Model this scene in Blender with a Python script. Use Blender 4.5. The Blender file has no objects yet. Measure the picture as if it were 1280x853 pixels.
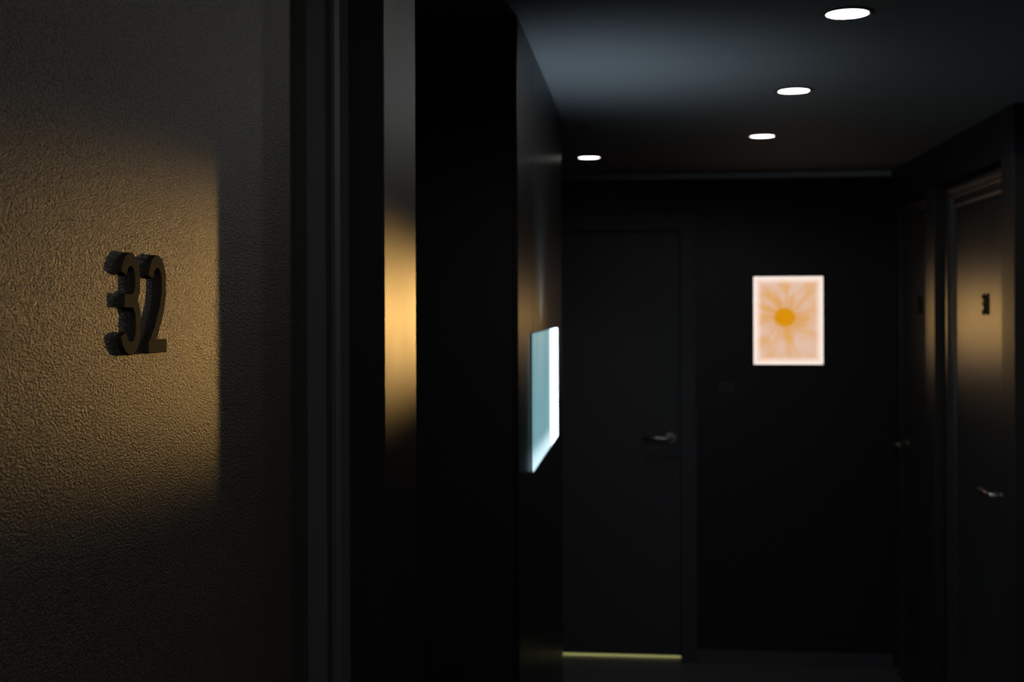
import bpy, bmesh, math, random
from mathutils import Matrix, Vector
random.seed(7)
scene = bpy.context.scene
COL = scene.collection

# ------------------------------------------------------------------ camera
F = 1560.0                       # focal length in pixels of the 1280 x 853 frame
YAW = math.atan(165 / F)         # the corridor runs along +Y, the camera is turned a little to the left
EYE = 1.66
cam_d = bpy.data.cameras.new('camera')
cam_d.sensor_fit = 'HORIZONTAL'; cam_d.sensor_width = 36.0
cam_d.lens = F / 1280 * 36.0
cam_d.shift_y = -42.5 / 1280
cam_d.clip_start = 0.02
cam = bpy.data.objects.new('camera', cam_d); COL.objects.link(cam)
cam.matrix_world = (Matrix.Translation((0, 0, EYE)) @ Matrix.Rotation(YAW, 4, 'Z')
                    @ Matrix.Rotation(math.pi / 2, 4, 'X') @ Matrix.Rotation(math.radians(-0.2), 4, 'Z'))
cam_d.dof.use_dof = True
cam_d.dof.focus_distance = 0.95
cam_d.dof.aperture_fstop = 13
scene.camera = cam

# ------------------------------------------------------------------ world, exposure
w = bpy.data.worlds.new('world'); scene.world = w; w.use_nodes = True
w.node_tree.nodes['Background'].inputs[0].default_value = (0.5, 0.6, 0.8, 1)
w.node_tree.nodes['Background'].inputs[1].default_value = 0.0
vs = scene.view_settings
vs.view_transform = 'Standard'; vs.look = 'None'; vs.gamma = 1.0; vs.use_curve_mapping = False
vs.exposure = 0.0

# strengths of the added light-box beams, the downlights and the room lamp
DOOR_BEAM = 165.0
RIGHT_BEAM = 5.2
PANEL_BEAM = 2.6
UP_BEAM = 8.5
SPOT_POWER = 4.2
ROOM_POWER = 16.0

# ------------------------------------------------------------------ helpers
def tan_u(u):
    """sideways slope X / Y of the line of sight through picture column u"""
    return math.tan(math.atan((u - 640) / F) - YAW)
def y_at(u, X):
    return X / tan_u(u)

def nodes_of(name):
    m = bpy.data.materials.new(name); m.use_nodes = True
    nt = m.node_tree
    return m, nt, nt.nodes['Principled BSDF']

def coat(name, col, rough, spec=0.5, metal=0.0, bump=None, var=0.0, aniso=None, ior=1.5, scale=None):
    m, nt, b = nodes_of(name)
    b.inputs['Base Color'].default_value = (*col, 1)
    b.inputs['Roughness'].default_value = rough
    b.inputs['Metallic'].default_value = metal
    b.inputs['Specular IOR Level'].default_value = spec
    b.inputs['IOR'].default_value = ior
    tc = nt.nodes.new('ShaderNodeTexCoord')
    if var:
        n = nt.nodes.new('ShaderNodeTexNoise'); n.inputs['Scale'].default_value = 9; n.inputs['Detail'].default_value = 5
        nt.links.new(tc.outputs['Object'], n.inputs['Vector'])
        mp = nt.nodes.new('ShaderNodeMapRange')
        mp.inputs['To Min'].default_value = rough * (1 - var); mp.inputs['To Max'].default_value = rough * (1 + var)
        nt.links.new(n.outputs['Fac'], mp.inputs['Value']); nt.links.new(mp.outputs['Result'], b.inputs['Roughness'])
    if bump:
        sc, st, dist = bump
        n = nt.nodes.new('ShaderNodeTexNoise'); n.inputs['Scale'].default_value = sc; n.inputs['Detail'].default_value = 2
        if scale:
            mpn = nt.nodes.new('ShaderNodeMapping'); mpn.inputs['Scale'].default_value = scale
            nt.links.new(tc.outputs['Object'], mpn.inputs['Vector']); nt.links.new(mpn.outputs['Vector'], n.inputs['Vector'])
        else:
            nt.links.new(tc.outputs['Object'], n.inputs['Vector'])
        bn = nt.nodes.new('ShaderNodeBump'); bn.inputs['Strength'].default_value = st; bn.inputs['Distance'].default_value = dist
        nt.links.new(n.outputs['Fac'], bn.inputs['Height']); nt.links.new(bn.outputs['Normal'], b.inputs['Normal'])
    if aniso:
        b.inputs['Anisotropic'].default_value = aniso[0]; b.inputs['Anisotropic Rotation'].default_value = aniso[1]
        tg = nt.nodes.new('ShaderNodeTangent'); tg.direction_type = 'RADIAL'; tg.axis = 'Z'
        nt.links.new(tg.outputs['Tangent'], b.inputs['Tangent'])
    return m

def glow(name, col, strength):
    m, nt, b = nodes_of(name)
    b.inputs['Base Color'].default_value = (0.8, 0.8, 0.8, 1)
    b.inputs['Emission Color'].default_value = (*col, 1)
    b.inputs['Emission Strength'].default_value = strength
    return m

M = {}
M['wall'] = coat('black_wall_paint', (0.019, 0.022, 0.029), 0.45, var=0.1)
M['pier'] = coat('satin_pier_lacquer', (0.02, 0.018, 0.016), 0.48, spec=0.22, var=0.08, bump=(160, 0.04, 0.001))
M['wall_gloss'] = coat('dark_lacquered_panel', (0.02, 0.018, 0.016), 0.31, var=0.08, bump=(160, 0.04, 0.001))
M['pier_right'] = coat('gloss_pier_lacquer', (0.03, 0.027, 0.024), 0.48, spec=0.9, var=0.08)
M['ceiling'] = coat('ceiling_paint', (0.22, 0.22, 0.22), 0.7, spec=0.2)
M['floor'] = coat('dark_floor', (0.11, 0.114, 0.126), 0.5, bump=(220, 0.3, 0.002))
def pebbled():
    """pebbled laminate: one fine noise drives relief and a speckle of the colour"""
    m, nt, b = nodes_of('textured_door_laminate')
    b.inputs['Roughness'].default_value = 0.45
    tc = nt.nodes.new('ShaderNodeTexCoord'); mp = nt.nodes.new('ShaderNodeMapping'); mp.inputs['Scale'].default_value = (1, 0.5, 1)
    n = nt.nodes.new('ShaderNodeTexNoise'); n.inputs['Scale'].default_value = 820; n.inputs['Detail'].default_value = 1.5
    nt.links.new(tc.outputs['Object'], mp.inputs[0]); nt.links.new(mp.outputs[0], n.inputs['Vector'])
    r = nt.nodes.new('ShaderNodeValToRGB'); e = r.color_ramp.elements
    e[0].position = 0.36; e[0].color = (0.055, 0.05, 0.042, 1); e[1].position = 0.64; e[1].color = (0.14, 0.13, 0.112, 1)
    nt.links.new(n.outputs['Fac'], r.inputs[0]); nt.links.new(r.outputs[0], b.inputs['Base Color'])
    bn = nt.nodes.new('ShaderNodeBump'); bn.inputs['Strength'].default_value = 1.0; bn.inputs['Distance'].default_value = 0.0011
    nt.links.new(n.outputs['Fac'], bn.inputs['Height']); nt.links.new(bn.outputs['Normal'], b.inputs['Normal'])
    return m
M['leaf'] = pebbled()
M['door'] = coat('dark_door_lacquer', (0.05, 0.05, 0.05), 0.38, var=0.08)
M['end_door'] = coat('charcoal_door_paint', (0.072, 0.077, 0.088), 0.5)
M['frame'] = coat('dark_frame_paint', (0.1, 0.103, 0.115), 0.4)
M['digit'] = coat('dark_bronze_digit', (0.042, 0.035, 0.027), 0.7, spec=0.06)
M['metal'] = coat('brushed_steel', (0.55, 0.53, 0.5), 0.3, metal=1.0)
M['trim_light'] = coat('pale_trim_paint', (0.75, 0.75, 0.77), 0.5)
M['plastic'] = coat('grey_plastic', (0.08, 0.08, 0.085), 0.5)
M['box_case'] = coat('black_box_case', (0.01, 0.01, 0.011), 0.4)
M['ring'] = coat('white_ring_paint', (0.6, 0.6, 0.6), 0.5)
M['brass'] = coat('pale_threshold', (0.55, 0.5, 0.3), 0.5)
M['lens'] = glow('lamp_lens', (1.0, 0.97, 0.93), 5.0)

def obj(name, bm, mat, parent=None, smooth=False):
    me = bpy.data.meshes.new(name)
    bmesh.ops.recalc_face_normals(bm, faces=bm.faces[:])
    bm.to_mesh(me); bm.free()
    if mat: me.materials.append(mat)
    if smooth:
        for p in me.polygons: p.use_smooth = True
    o = bpy.data.objects.new(name, me); COL.objects.link(o)
    if parent: o.parent = parent; o.matrix_parent_inverse = parent.matrix_basis.inverted()
    return o

def box(bm, x0, x1, y0, y1, z0, z1):
    vs_ = [bm.verts.new((x, y, z)) for x in (x0, x1) for y in (y0, y1) for z in (z0, z1)]
    for f in ((0, 1, 3, 2), (4, 6, 7, 5), (0, 4, 5, 1), (2, 3, 7, 6), (0, 2, 6, 4), (1, 5, 7, 3)):
        bm.faces.new([vs_[i] for i in f])
    return bm

def boxes(*bs):
    bm = bmesh.new()
    for b in bs: box(bm, *b)
    return bm

def bevel(o, wd, seg=2):
    md = o.modifiers.new('bevel', 'BEVEL'); md.width = wd; md.segments = seg; md.limit_method = 'ANGLE'
    return o

def struct(name, bm, mat, label=None, cat=None):
    o = obj(name, bm, mat); o['kind'] = 'structure'
    if label: o['label'] = label
    if cat: o['category'] = cat
    return o

def empty(name, loc, label=None, cat=None, group=None, kind=None):
    o = bpy.data.objects.new(name, None); COL.objects.link(o); o.location = loc
    o.empty_display_size = 0.05
    if label: o['label'] = label
    if cat: o['category'] = cat
    if group: o['group'] = group
    if kind: o['kind'] = kind
    return o

def cyl(bm, c, axis, r, h, seg=32, r2=None):
    """closed cylinder (or cone) from centre c along the unit vector axis"""
    a = Vector(axis).normalized()
    t = a.orthogonal().normalized(); b = a.cross(t)
    c = Vector(c); r2 = r if r2 is None else r2
    lo = []; hi = []
    for i in range(seg):
        ang = 2 * math.pi * i / seg
        d = t * math.cos(ang) + b * math.sin(ang)
        lo.append(bm.verts.new(c + d * r)); hi.append(bm.verts.new(c + a * h + d * r2))
    bm.faces.new(lo[::-1]); bm.faces.new(hi)
    for i in range(seg):
        j = (i + 1) % seg
        bm.faces.new((lo[i], lo[j], hi[j], hi[i]))
    return bm

def tube(bm, pts, r, seg=16):
    rings = []
    for i, p in enumerate(pts):
        p = Vector(p)
        d = (Vector(pts[min(i + 1, len(pts) - 1)]) - Vector(pts[max(i - 1, 0)])).normalized()
        t = Vector((0, 0, 1)).cross(d)
        if t.length < 1e-4: t = d.orthogonal()
        t.normalize(); b = d.cross(t)
        rings.append([bm.verts.new(p + (t * math.cos(2 * math.pi * k / seg) + b * math.sin(2 * math.pi * k / seg)) * r) for k in range(seg)])
    for a, c in zip(rings, rings[1:]):
        for k in range(seg):
            j = (k + 1) % seg
            bm.faces.new((a[k], a[j], c[j], c[k]))
    bm.faces.new(rings[0][::-1]); bm.faces.new(rings[-1])
    return bm

# ------------------------------------------------------------------ the corridor's measures
H = 2.28                      # ceiling
YE = 5.88                     # end wall
XL = -0.292                   # left wall face at door 32
X32 = -0.364                  # leaf of door 32
YP = 1.39                     # near edge of the pier beyond door 32
YP2 = 1.585                   # its far edge: the alcove begins
YB = 2.64                     # far side of the alcove
XB = -0.266                   # wall face beyond the alcove
YB2 = 4.05                    # where that wall ends and the end lobby widens
XLOB = -0.95
XR = 1.13                     # right wall face
XRL = 1.165                   # door leaves in it
BACK = -2.6

# ------------------------------------------------------------------ structure
struct('floor', boxes((-1.6, 1.5, BACK - .1, YE + 1.2, -0.1, 0)), M['floor'])
struct('ceiling', boxes((-1.6, 1.5, BACK - .1, YE + 1.2, H, H + 0.1)), M['ceiling'])
Y32a, Y32b = 0.478, 1.328     # leaf of door 32 along the wall
struct('wall_left', boxes((-0.55, XL, BACK, Y32a - 0.062, 0, H),
                          (-0.55, XL, Y32a - 0.062, YP, 2.13, H),
                          (-0.55, -0.42, Y32a - 0.062, YP, 0, 2.13)), M['wall'])
bevel(struct('wall_pier', boxes((-0.55, XL, YP, YP2, 0, H)), M['pier']), 0.0015)
struct('wall_alcove', boxes((-1.5, -1.4, YP2 - 0.2, YB, 0, H), (-1.4, -0.55, YP2 - 0.2, YP2 - 0.1, 0, H)), M['wall'])
wb = struct('wall_left_block', boxes((-1.5, XB - 0.012, YB + 0.004, YB2 - 0.004, 0, H)), M['wall'])
YJ = y_at(666, XB)            # joint between the two panels of its face
for y0, y1 in ((YB, YJ - 0.002), (YJ + 0.002, YB2)):
    bevel(obj('wall_panel', boxes((XB - 0.012, XB, y0, y1, 0, H)), M['wall_gloss'], wb), 0.001, 1)
struct('wall_lobby', boxes((XLOB - 0.1, XLOB, YB2, YE, 0, H)), M['wall'])
# end wall with its door opening
DX0, DX1, DZ = -0.683, 0.167, 2.015
FW = 0.075
struct('wall_end', boxes((-1.6, DX0 - FW, YE, YE + 0.1, 0, H), (DX1 + FW, 1.5, YE, YE + 0.1, 0, H),
                         (DX0 - FW, DX1 + FW, YE, YE + 0.1, DZ + FW, H)), M['wall'])
struct('trim_1', boxes((XLOB, XR, YE - 0.012, YE, H - 0.026, H)), M['trim_light'])
# right wall: header, piers, backing behind the doors
P1a, P1b = y_at(1268, XR), y_at(1252, XR)
P2a, P2b = y_at(1168, XR), y_at(1157, XR)
wr = struct('wall_right', boxes((XR, 1.5, P1a, YE, 2.125, H), (1.215, 1.5, P1a, YE, 0, 2.125),
                                (XRL, 1.5, BACK, P1a, 0, H)), M['wall'])
for a, b in ((P1a, P1b), (P2a, P2b)):
    bevel(obj('wall_pier', boxes((XR, 1.215, a, b, 0, 2.125)), M['pier_right'], wr), 0.0015)
struct('wall_back', boxes((-1.6, 1.5, BACK - 0.1, BACK, 0, H)), M['wall'])
# baseboards
struct('baseboard_end', boxes((DX1 + FW, XR, YE - 0.012, YE, 0, 0.06)), M['frame'])

# ------------------------------------------------------------------ doors
def arc(cx, cy, rx, ry, a0, a1, n=14):
    return [(cx + rx * math.cos(math.radians(a0 + (a1 - a0) * i / n)), cy + ry * math.sin(math.radians(a0 + (a1 - a0) * i / n))) for i in range(n + 1)]

def stroke(bm, pts, wd, t, xf):
    """solid ribbon of width wd along 2D points, thickness t; xf maps (along, up, out) to space"""
    n = len(pts); L = []; R = []
    for i, p in enumerate(pts):
        def dirn(a, b):
            d = Vector((b[0] - a[0], b[1] - a[1])); return d.normalized()
        if i == 0: d1 = d2 = dirn(pts[0], pts[1])
        elif i == n - 1: d1 = d2 = dirn(pts[-2], pts[-1])
        else: d1 = dirn(pts[i - 1], p); d2 = dirn(p, pts[i + 1])
        n1 = Vector((-d1.y, d1.x)); n2 = Vector((-d2.y, d2.x))
        m = (n1 + n2)
        m = n1 if m.length < 1e-5 else m.normalized()
        k = wd / 2 / max(0.45, m.dot(n1))
        L.append((p[0] + m.x * k, p[1] + m.y * k)); R.append((p[0] - m.x * k, p[1] - m.y * k))
    q = []
    for a, b in zip(L, R):
        q.append([bm.verts.new(xf(a[0], a[1], 0)), bm.verts.new(xf(b[0], b[1], 0)), bm.verts.new(xf(b[0], b[1], t)), bm.verts.new(xf(a[0], a[1], t))])
    for a, b in zip(q, q[1:]):
        for k in range(4):
            j = (k + 1) % 4
            bm.faces.new((a[k], a[j], b[j], b[k]))
    bm.faces.new(q[0][::-1]); bm.faces.new(q[-1])

def digit_strokes(ch, W, Hh, s):
    """centre lines of a condensed digit in a W x Hh cell, stroke width s"""
    h = s / 2
    if ch == '3':
        r = (W - s) / 2; cx = W / 2; mid = Hh * 0.53
        ru = (Hh - h - mid) / 2; rl = (mid - h) / 2
        e = 0.62
        up = arc(cx, Hh - h - r * 1.05, r * 0.94, r * 1.05, 168, 0) + arc(cx, mid + r * 0.85, r * 0.94, r * 0.85, 0, -90) + [(cx - 0.32 * W, mid)]
        lo = [(cx - 0.1 * W, mid)] + arc(cx, mid - r * 0.95, r, r * 0.95, 90, 0) + arc(cx, h + r * 1.05, r, r * 1.05, 0, -168)
        return [up, lo]
    if ch == '2':
        r = (W - s) / 2; cx = W / 2
        p = arc(cx, Hh - h - r * 1.1, r, r * 1.1, 172, -8)
        p += [(W - h - 0.01 * W, Hh * 0.60), (W * 0.74, Hh * 0.45), (W * 0.42, Hh * 0.22), (h * 1.15, h * 1.3)]
        return [p, [(0, h), (W, h)]]
    if ch == '1':
        return [[(W * 0.62, 0), (W * 0.62, Hh)], [(W * 0.62, Hh - h * 1.4), (W * 0.2, Hh * 0.8)]]
    return []

def digit(ch, parent, xf, W=0.0352, Hh=0.0728, s=0.0098, t=0.0045):
    bm = bmesh.new()
    for i, p in enumerate(digit_strokes(ch, W, Hh, s)):
        stroke(bm, p, s, t * (1 - 0.004 * i), xf)
    o = obj('number_digit', bm, M['digit'], parent)
    o['label'] = 'raised dark digit %s' % ch
    bevel(o, 0.0006, 2)
    return o

def reeded_frame(name, parent, x_face, out, y0, y1, z1, wd, depth, mat, sides=(1, 1), prof=None):
    """door casing round an opening y0..y1, top z1, on a plane x = x_face; out = -1/+1 is the way it stands proud.
    prof: list of (across, proud) from the opening outwards, mitred at the corners"""
    prof = prof or [(0, 0), (0, 0.4), (.10, .62), (.24, .70), (.34, .60), (.36, .30), (.40, .30), (.42, .75), (.52, .84), (.62, .75), (.64, .42), (.68, .42), (.70, .85), (.84, 1.0), (.97, .85), (1, .5), (1, 0)]
    bm = bmesh.new()
    def ring(path_pt):
        return [bm.verts.new((x_face + out * depth * p, *path_pt(a * wd))) for a, p in prof]
    rows = []
    if sides[0]: rows.append(ring(lambda a: (y0 - a, 0.0)))
    rows.append(ring(lambda a: (y0 - a if sides[0] else y0, z1 + a)))
    rows.append(ring(lambda a: (y1 + a if sides[1] else y1, z1 + a)))
    if sides[1]: rows.append(ring(lambda a: (y1 + a, 0.0)))
    for r0, r1 in zip(rows, rows[1:]):
        for i in range(len(prof) - 1):
            bm.faces.new((r0[i], r0[i + 1], r1[i + 1], r1[i]))
        bm.faces.new((r0[0], r1[0], r1[-1], r0[-1]))
    bm.faces.new(rows[0]); bm.faces.new(rows[-1][::-1])
    return obj(name, bm, mat, parent)

def lever(parent, base, out, along, length=0.125):
    """lever handle: rose, neck and bar; base on the leaf face, out = normal, along = bar direction"""
    base = Vector(base); out = Vector(out); along = Vector(along)
    h = obj('handle', tube(bmesh.new(), [base + out * 0.006, base + out * 0.04, base + out * 0.05 + along * 0.004, base + out * 0.054 + along * 0.014,
                                         base + out * 0.054 + along * 0.05, base + out * 0.054 + along * length], 0.0095), M['metal'], parent, True)
    h['label'] = 'brushed steel lever handle'
    obj('rose', cyl(bmesh.new(), base, out, 0.025, 0.007), M['metal'], h)
    return h

# door 32, beside the camera
d1 = empty('door_1', (X32, (Y32a + Y32b) / 2, 0), 'near dark textured door numbered 32 in the left wall', None, None, 'structure')
leaf = bevel(obj('leaf', boxes((-0.404, X32, Y32a, Y32b - 0.002, 0.006, 2.03)), M['leaf'], d1), 0.001, 2)
leaf['label'] = 'bronze black leaf with a pebbled surface'
reeded_frame('frame', d1, -0.41, 1, Y32a, Y32b, 2.034, 0.061, 0.078, M['frame'],
             prof=[(0, 0), (0, .82), (.03, .845), (.36, .86), (.40, .89), (.44, .89), (.46, .84), (.60, .86), (.64, .93), (.70, .96), (.76, .93), (.78, .90), (.82, .92), (.94, .99), (1, 1), (1, 0)])
xf_l = lambda y0, z0: (lambda a, b, c: (X32 - 0.0005 + c, y0 + a, z0 + b))
for ch, yy in (('3', 0.8300), ('2', 0.8785)):
    digit(ch, leaf, xf_l(yy, 1.6268))
lever(leaf, (X32, Y32a + 0.07, 1.045), (1, 0, 0), (0, 1, 0))

# the two doors in the right wall
def right_door(name, label, y0, y1, digits, ynum, hy, hdir, fw0, fw1):
    d = empty(name, (XRL, (y0 + y1) / 2, 0), label, None, None, 'structure')
    lf = bevel(obj('leaf', boxes((XRL, XRL + 0.04, y0, y1, 0.006, 2.02)), M['door'], d), 0.001, 1)
    reeded_frame('frame', d, 1.214, -1, y0, y1, 2.023, 0.088, 0.07, M['door'], sides=(fw0, fw1),
                 prof=[(0, 0), (0, .70), (.06, .82), (.15, .86), (.24, .82), (.30, .72), (.42, .72), (.46, .84), (.54, .88), (.60, .84), (.64, .74), (.68, .78), (.80, .95), (.92, .98), (.97, .92), (1, 0)])
    for i, ch in enumerate(digits):
        yy = ynum + 0.0420 - i * 0.0475
        digit(ch, lf, (lambda q: (lambda a, b, c: (XRL + 0.0005 - c, q - a, 1.6268 + b)))(yy), t=0.006)
    bevel(obj('threshold', boxes((XR - 0.004, XRL + 0.04, y0, y1, 0, 0.005)), M['metal'], d), 0.001)['label'] = 'thin steel threshold'
    lever(lf, (XRL, hy, 1.045), (-1, 0, 0), (0, hdir, 0))
    return d
right_door('door_2', 'dark glossy numbered door between two piers in the right wall', P1b + 0.012, P2a - 0.2, '31', 4.42, P1b + 0.07, 1, 0, 1)
right_door('door_3', 'dark numbered door in the right wall next to the end wall', P2b + 0.012, YE - 0.1, '33', 5.44, YE - 0.16, -1, 0, 1)

# door in the end wall, light showing under it
d4 = empty('door_4', ((DX0 + DX1) / 2, YE, 0), 'plain charcoal door in the end wall with light under it', None, None, 'structure')
lf4 = bevel(obj('leaf', boxes((DX0 + 0.0003, DX1 - 0.0003, YE + 0.012, YE + 0.052, 0.024, DZ - 0.0003)), M['end_door'], d4), 0.0015, 1)
bevel(obj('frame', boxes((DX0 - FW, DX0, YE - 0.012, YE + 0.1, 0, DZ + FW), (DX1, DX1 + FW, YE - 0.012, YE + 0.1, 0, DZ + FW),
                   (DX0, DX1, YE - 0.012, YE + 0.1, DZ, DZ + FW)), M['end_door'], d4), 0.002, 1)
obj('threshold', boxes((DX0, DX1, YE, YE + 0.1, 0, 0.004)), M['brass'], d4)['label'] = 'pale threshold lit from the room behind'
lever(lf4, (DX1 - 0.045, YE + 0.012, 1.045), (0, -1, 0), (-1, 0, 0), 0.13)

# ------------------------------------------------------------------ light boxes
def panel_material(name, kind, size):
    """back-lit picture; local coordinates in metres: along, up from the panel's centre"""
    m, nt, b = nodes_of(name)
    N = nt.nodes.new; Lk = nt.links.new
    tc = N('ShaderNodeTexCoord'); sp = N('ShaderNodeSeparateXYZ'); Lk(tc.outputs['Object'], sp.inputs[0])
    def math_(op, a, b_=None, clamp=False):
        n = N('ShaderNodeMath'); n.operation = op; n.use_clamp = clamp
        for i, v in enumerate((a, b_)):
            if v is None: continue
            if isinstance(v, (int, float)): n.inputs[i].default_value = v
            else: Lk(v, n.inputs[i])
        return n.outputs[0]
    def ramp(fac, stops, interp='LINEAR'):
        r = N('ShaderNodeValToRGB'); r.color_ramp.interpolation = interp
        e = r.color_ramp.elements
        while len(e) < len(stops): e.new(0.5)
        for k, (p, c) in zip(e, stops): k.position = p; k.color = (*c, 1)
        Lk(fac, r.inputs[0]); return r.outputs[0]
    def mix(fac, a, b_):
        n = N('ShaderNodeMix'); n.data_type = 'RGBA'
        if isinstance(fac, (int, float)): n.inputs['Factor'].default_value = fac
        else: Lk(fac, n.inputs['Factor'])
        for s, v in ((6, a), (7, b_)):
            if isinstance(v, tuple): n.inputs[s].default_value = (*v, 1)
            else: Lk(v, n.inputs[s])
        return n.outputs[2]
    x, y = sp.outputs['X'], sp.outputs['Z']
    ex = math_('SUBTRACT', size[0] / 2, math_('ABSOLUTE', x)); ey = math_('SUBTRACT', size[1] / 2, math_('ABSOLUTE', y))
    edge = math_('MINIMUM', ex, ey)
    if kind == 'flower':
        hx, hy = -0.0165, 0.015
        dx = math_('SUBTRACT', x, hx); dy = math_('SUBTRACT', y, hy)
        r = math_('SQRT', math_('ADD', math_('MULTIPLY', dx, dx), math_('MULTIPLY', math_('MULTIPLY', dy, dy), 1.25)))
        ang = math_('ARCTAN2', dy, dx)
        cv = N('ShaderNodeCombineXYZ'); Lk(math_('MULTIPLY', math_('COSINE', ang), 2.6), cv.inputs[0]); Lk(math_('MULTIPLY', math_('SINE', ang), 2.6), cv.inputs[1]); Lk(math_('MULTIPLY', r, 7.0), cv.inputs[2])
        nz = N('ShaderNodeTexNoise'); nz.inputs['Scale'].default_value = 1.15; nz.inputs['Detail'].default_value = 3; Lk(cv.outputs[0], nz.inputs['Vector'])
        streak = ramp(nz.outputs['Fac'], [(0.42, (0, 0, 0)), (0.60, (1, 1, 1))])
        fall = ramp(r, [(0.05, (1, 1, 1)), (0.22, (0.45, 0.45, 0.45))])
        fac = math_('MULTIPLY', streak, fall)
        base = mix(fac, (0.76, 0.50, 0.38), (0.74, 0.36, 0.07))
        near = ramp(r, [(0.045, (1, 1, 1)), (0.12, (0, 0, 0))])
        base = mix(math_('MULTIPLY', near, 0.75), base, (0.70, 0.36, 0.14))
        brd = ramp(edge, [(0.0, (1, 1, 1)), (0.036, (0, 0, 0))])
        base = mix(brd, base, (1.08, 0.94, 0.86))
        hub = ramp(r, [(0.043, (1, 1, 1)), (0.052, (0, 0, 0))])
        col = mix(hub, base, (0.68, 0.27, 0.0))
    else:
        nz = N('ShaderNodeTexNoise'); nz.inputs['Scale'].default_value = 14; nz.inputs['Detail'].default_value = 4
        mp = N('ShaderNodeMapping'); mp.inputs['Scale'].default_value = (1, 1, 0.35); Lk(tc.outputs['Object'], mp.inputs[0]); Lk(mp.outputs[0], nz.inputs['Vector'])
        base = mix(nz.outputs['Fac'], (0.10, 0.24, 0.28), (0.26, 0.46, 0.50))
        # lamps sit along the far side and the bottom of the box
        side = ramp(math_('SUBTRACT', size[0] / 2, x), [(0.24 * size[0], (1, 1, 1)), (0.44 * size[0], (0, 0, 0))], 'EASE')
        bot = ramp(math_('ADD', y, size[1] / 2), [(0.012, (1, 1, 1)), (0.07, (0, 0, 0))], 'EASE')
        col = mix(math_('MAXIMUM', side, math_('MULTIPLY', bot, 0.22)), base, (2.6, 3.2, 3.6))
    b.inputs['Base Color'].default_value = (0.05, 0.05, 0.05, 1)
    b.inputs['Roughness'].default_value = 0.4
    Lk(col, b.inputs['Emission Color']); b.inputs['Emission Strength'].default_value = 1.0
    return m

def lightbox(name, label, kind, w_, h_, deep, loc, rotz, lamp_col, lamps):
    """box with a lit front; local -Y is the front, X along, Z up, origin on the wall at the box centre"""
    e = empty(name, loc, label, 'light box')
    e.rotation_euler = (0, 0, rotz)
    def part(nm, bm, mat):
        me_o = obj(nm, bm, mat); me_o.parent = e; return me_o
    rim = 0.002
    part('case', boxes((-w_ / 2 - rim, w_ / 2 + rim, -deep + 0.004, 0, -h_ / 2 - rim, h_ / 2 + rim)), M['box_case'])
    bevel(part('lit_panel', boxes((-w_ / 2, w_ / 2, -deep, -deep + 0.004, -h_ / 2, h_ / 2)), panel_material(name + '_print', kind, (w_, h_))), 0.002)
    for nm, target, cone, power, rad, off in lamps:          # spot beams added in front of the box to boost its weak glow
        ld = bpy.data.lights.new(nm, 'SPOT'); ld.color = lamp_col; ld.energy = power
        ld.spot_size = math.radians(cone); ld.spot_blend = 1.0; ld.shadow_soft_size = rad
        lo = bpy.data.objects.new(nm, ld); COL.objects.link(lo)
        p = Vector(loc) + Vector(off)
        lo.matrix_world = Matrix.Translation(p) @ (Vector(target) - p).to_track_quat('-Z', 'Y').to_matrix().to_4x4()
    return e

PX0, PX1 = tan_u(942) * (YE - 0.03), tan_u(1029) * (YE - 0.03)
dep = (YE - 0.03) * math.cos(YAW) * 0.99
pz = lambda y, d: EYE - (y - 384) / F * d
lightbox('picture_light_box', 'back-lit picture of an orange flower-like burst hung on the end wall', 'flower', PX1 - PX0, pz(347, dep) - pz(457, dep), 0.03,
         ((PX0 + PX1) / 2, YE, (pz(347, dep) + pz(457, dep)) / 2), 0, (1.0, 0.57, 0.17),
         [('added_door_beam', (X32, 1.1, 1.648), 3.6, DOOR_BEAM, 0.026, (-0.05, -0.05, 0.015)), ('added_right_beam', (XRL, 4.72, 1.62), 36, RIGHT_BEAM, 0.14, (-0.0165, -0.15, 0.0)),
          ('added_panel_beam', (XB, 2.75, 1.64), 10, PANEL_BEAM, 0.05, (-0.0165, -0.08, 0.015))])  # all three beams are added to light the doors, pier and left panels
XT = XB + 0.007
ty0, ty1 = y_at(667, XT), y_at(697, XT)
lightbox('sign_light_box', 'pale teal back-lit panel mounted on the side of the left wall block', 'teal', ty1 - ty0, 0.327, 0.007,
         (XB, (ty0 + ty1) / 2, 1.434), math.pi / 2, (0.62, 0.82, 1.0),
         [('added_up_beam', (-0.16, 3.28, H), 108, UP_BEAM, 0.02, (0.045, -0.12, 0.15))])  # added uplight that makes the bluish pool on the ceiling

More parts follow.
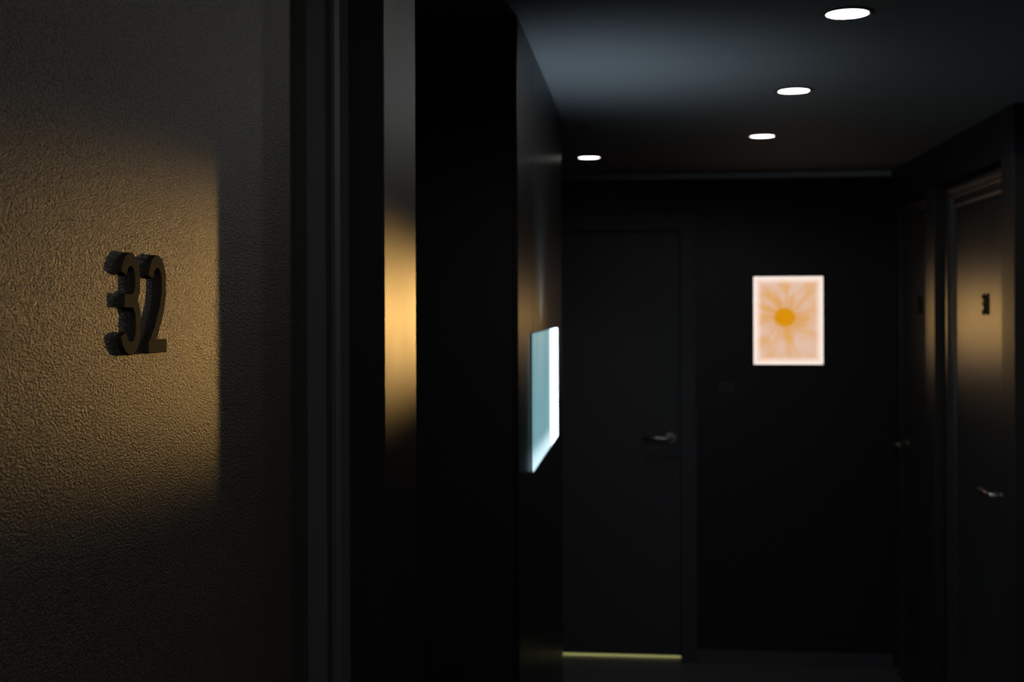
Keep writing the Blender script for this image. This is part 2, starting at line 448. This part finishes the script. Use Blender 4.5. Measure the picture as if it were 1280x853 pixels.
# ------------------------------------------------------------------ ceiling downlights
def downlight(loc, label, group, power=SPOT_POWER, cone=176, blend=0.15):
    e = empty('downlight', loc, label, 'ceiling light', group)
    x, y, z = loc
    bm = bmesh.new()       # ring: revolved profile
    prof = [(0.044, 0.0), (0.044, -0.003), (0.050, -0.004), (0.056, -0.002), (0.056, 0.0)]
    seg = 40; rings = []
    for r, dz in prof:
        rings.append([bm.verts.new((x + r * math.cos(2 * math.pi * i / seg), y + r * math.sin(2 * math.pi * i / seg), z + dz)) for i in range(seg)])
    for a, b in zip(rings, rings[1:] + rings[:1]):
        for i in range(seg):
            j = (i + 1) % seg; bm.faces.new((a[i], a[j], b[j], b[i]))
    obj('trim_ring', bm, M['plastic'], e, True)
    obj('lens', cyl(bmesh.new(), (x, y, z - 0.002), (0, 0, 1), 0.044, 0.002, 40), M['lens'], e)
    ld = bpy.data.lights.new('downlight_lamp', 'SPOT'); ld.energy = power; ld.spot_size = math.radians(cone); ld.spot_blend = blend
    ld.shadow_soft_size = 0.03; ld.color = (1.0, 0.97, 0.94)
    lo = bpy.data.objects.new('downlight_lamp', ld); COL.objects.link(lo)
    lo.parent = e; lo.location = (0, 0, -0.006)
    return e
XD = 0.43
row = 'ceiling downlights in a row along the corridor'
for y, lab, pw in ((2.70, 'round white downlight, first of the corridor row past the alcove', 0.95), (3.65, 'round white downlight, middle one of the corridor ceiling row', 0.7),
                   (4.61, 'round white downlight of the corridor row closest to the end wall', 1.0), (-1.15, 'unseen round downlight added well before door 32 for ambient light', 2.8),
                   (-0.2, 'unseen round downlight added just before door 32 for ambient light', 1.9)):  # the two before door 32 are out of view, added for ambient light
    downlight((XD, y, H), lab, row, SPOT_POWER * pw, *((110, 1.0) if y > 4 else (176, 0.15)))
downlight((-0.224, 5.175, H), 'small round downlight alone over the door with light under it', 'lobby downlight', SPOT_POWER * 1.2, 110, 1.0)

# ------------------------------------------------------------------ small things on the end wall
sx = tan_u(908) * YE
sw = empty('wall_switch', (sx, YE, 1.28), 'small dark switch plate on the end wall below the lit picture', 'switch')
bevel(obj('plate', boxes((sx - 0.036, sx + 0.036, YE - 0.006, YE, 1.26, 1.305)), M['plastic'], sw), 0.002)
for s in (-1, 1):
    bevel(obj('rocker', boxes((sx + s * 0.016 - 0.012, sx + s * 0.016 + 0.012, YE - 0.010, YE - 0.006, 1.268, 1.297)), M['plastic'], sw), 0.0015)

# lit room behind the end door: its lamp shows only under the leaf
struct('wall_room', boxes((-1.6, -1.5, YE + .1, YE + 1.2, 0, H), (1.4, 1.5, YE + .1, YE + 1.2, 0, H), (-1.5, 1.4, YE + 1.1, YE + 1.2, 0, H)), M['trim_light'])
ld = bpy.data.lights.new('room_lamp', 'AREA'); ld.size = 0.5; ld.energy = ROOM_POWER; ld.color = (0.95, 1.0, 0.55)
lo = bpy.data.objects.new('room_lamp', ld); COL.objects.link(lo); lo.location = (-0.2, YE + 0.5, 1.9)
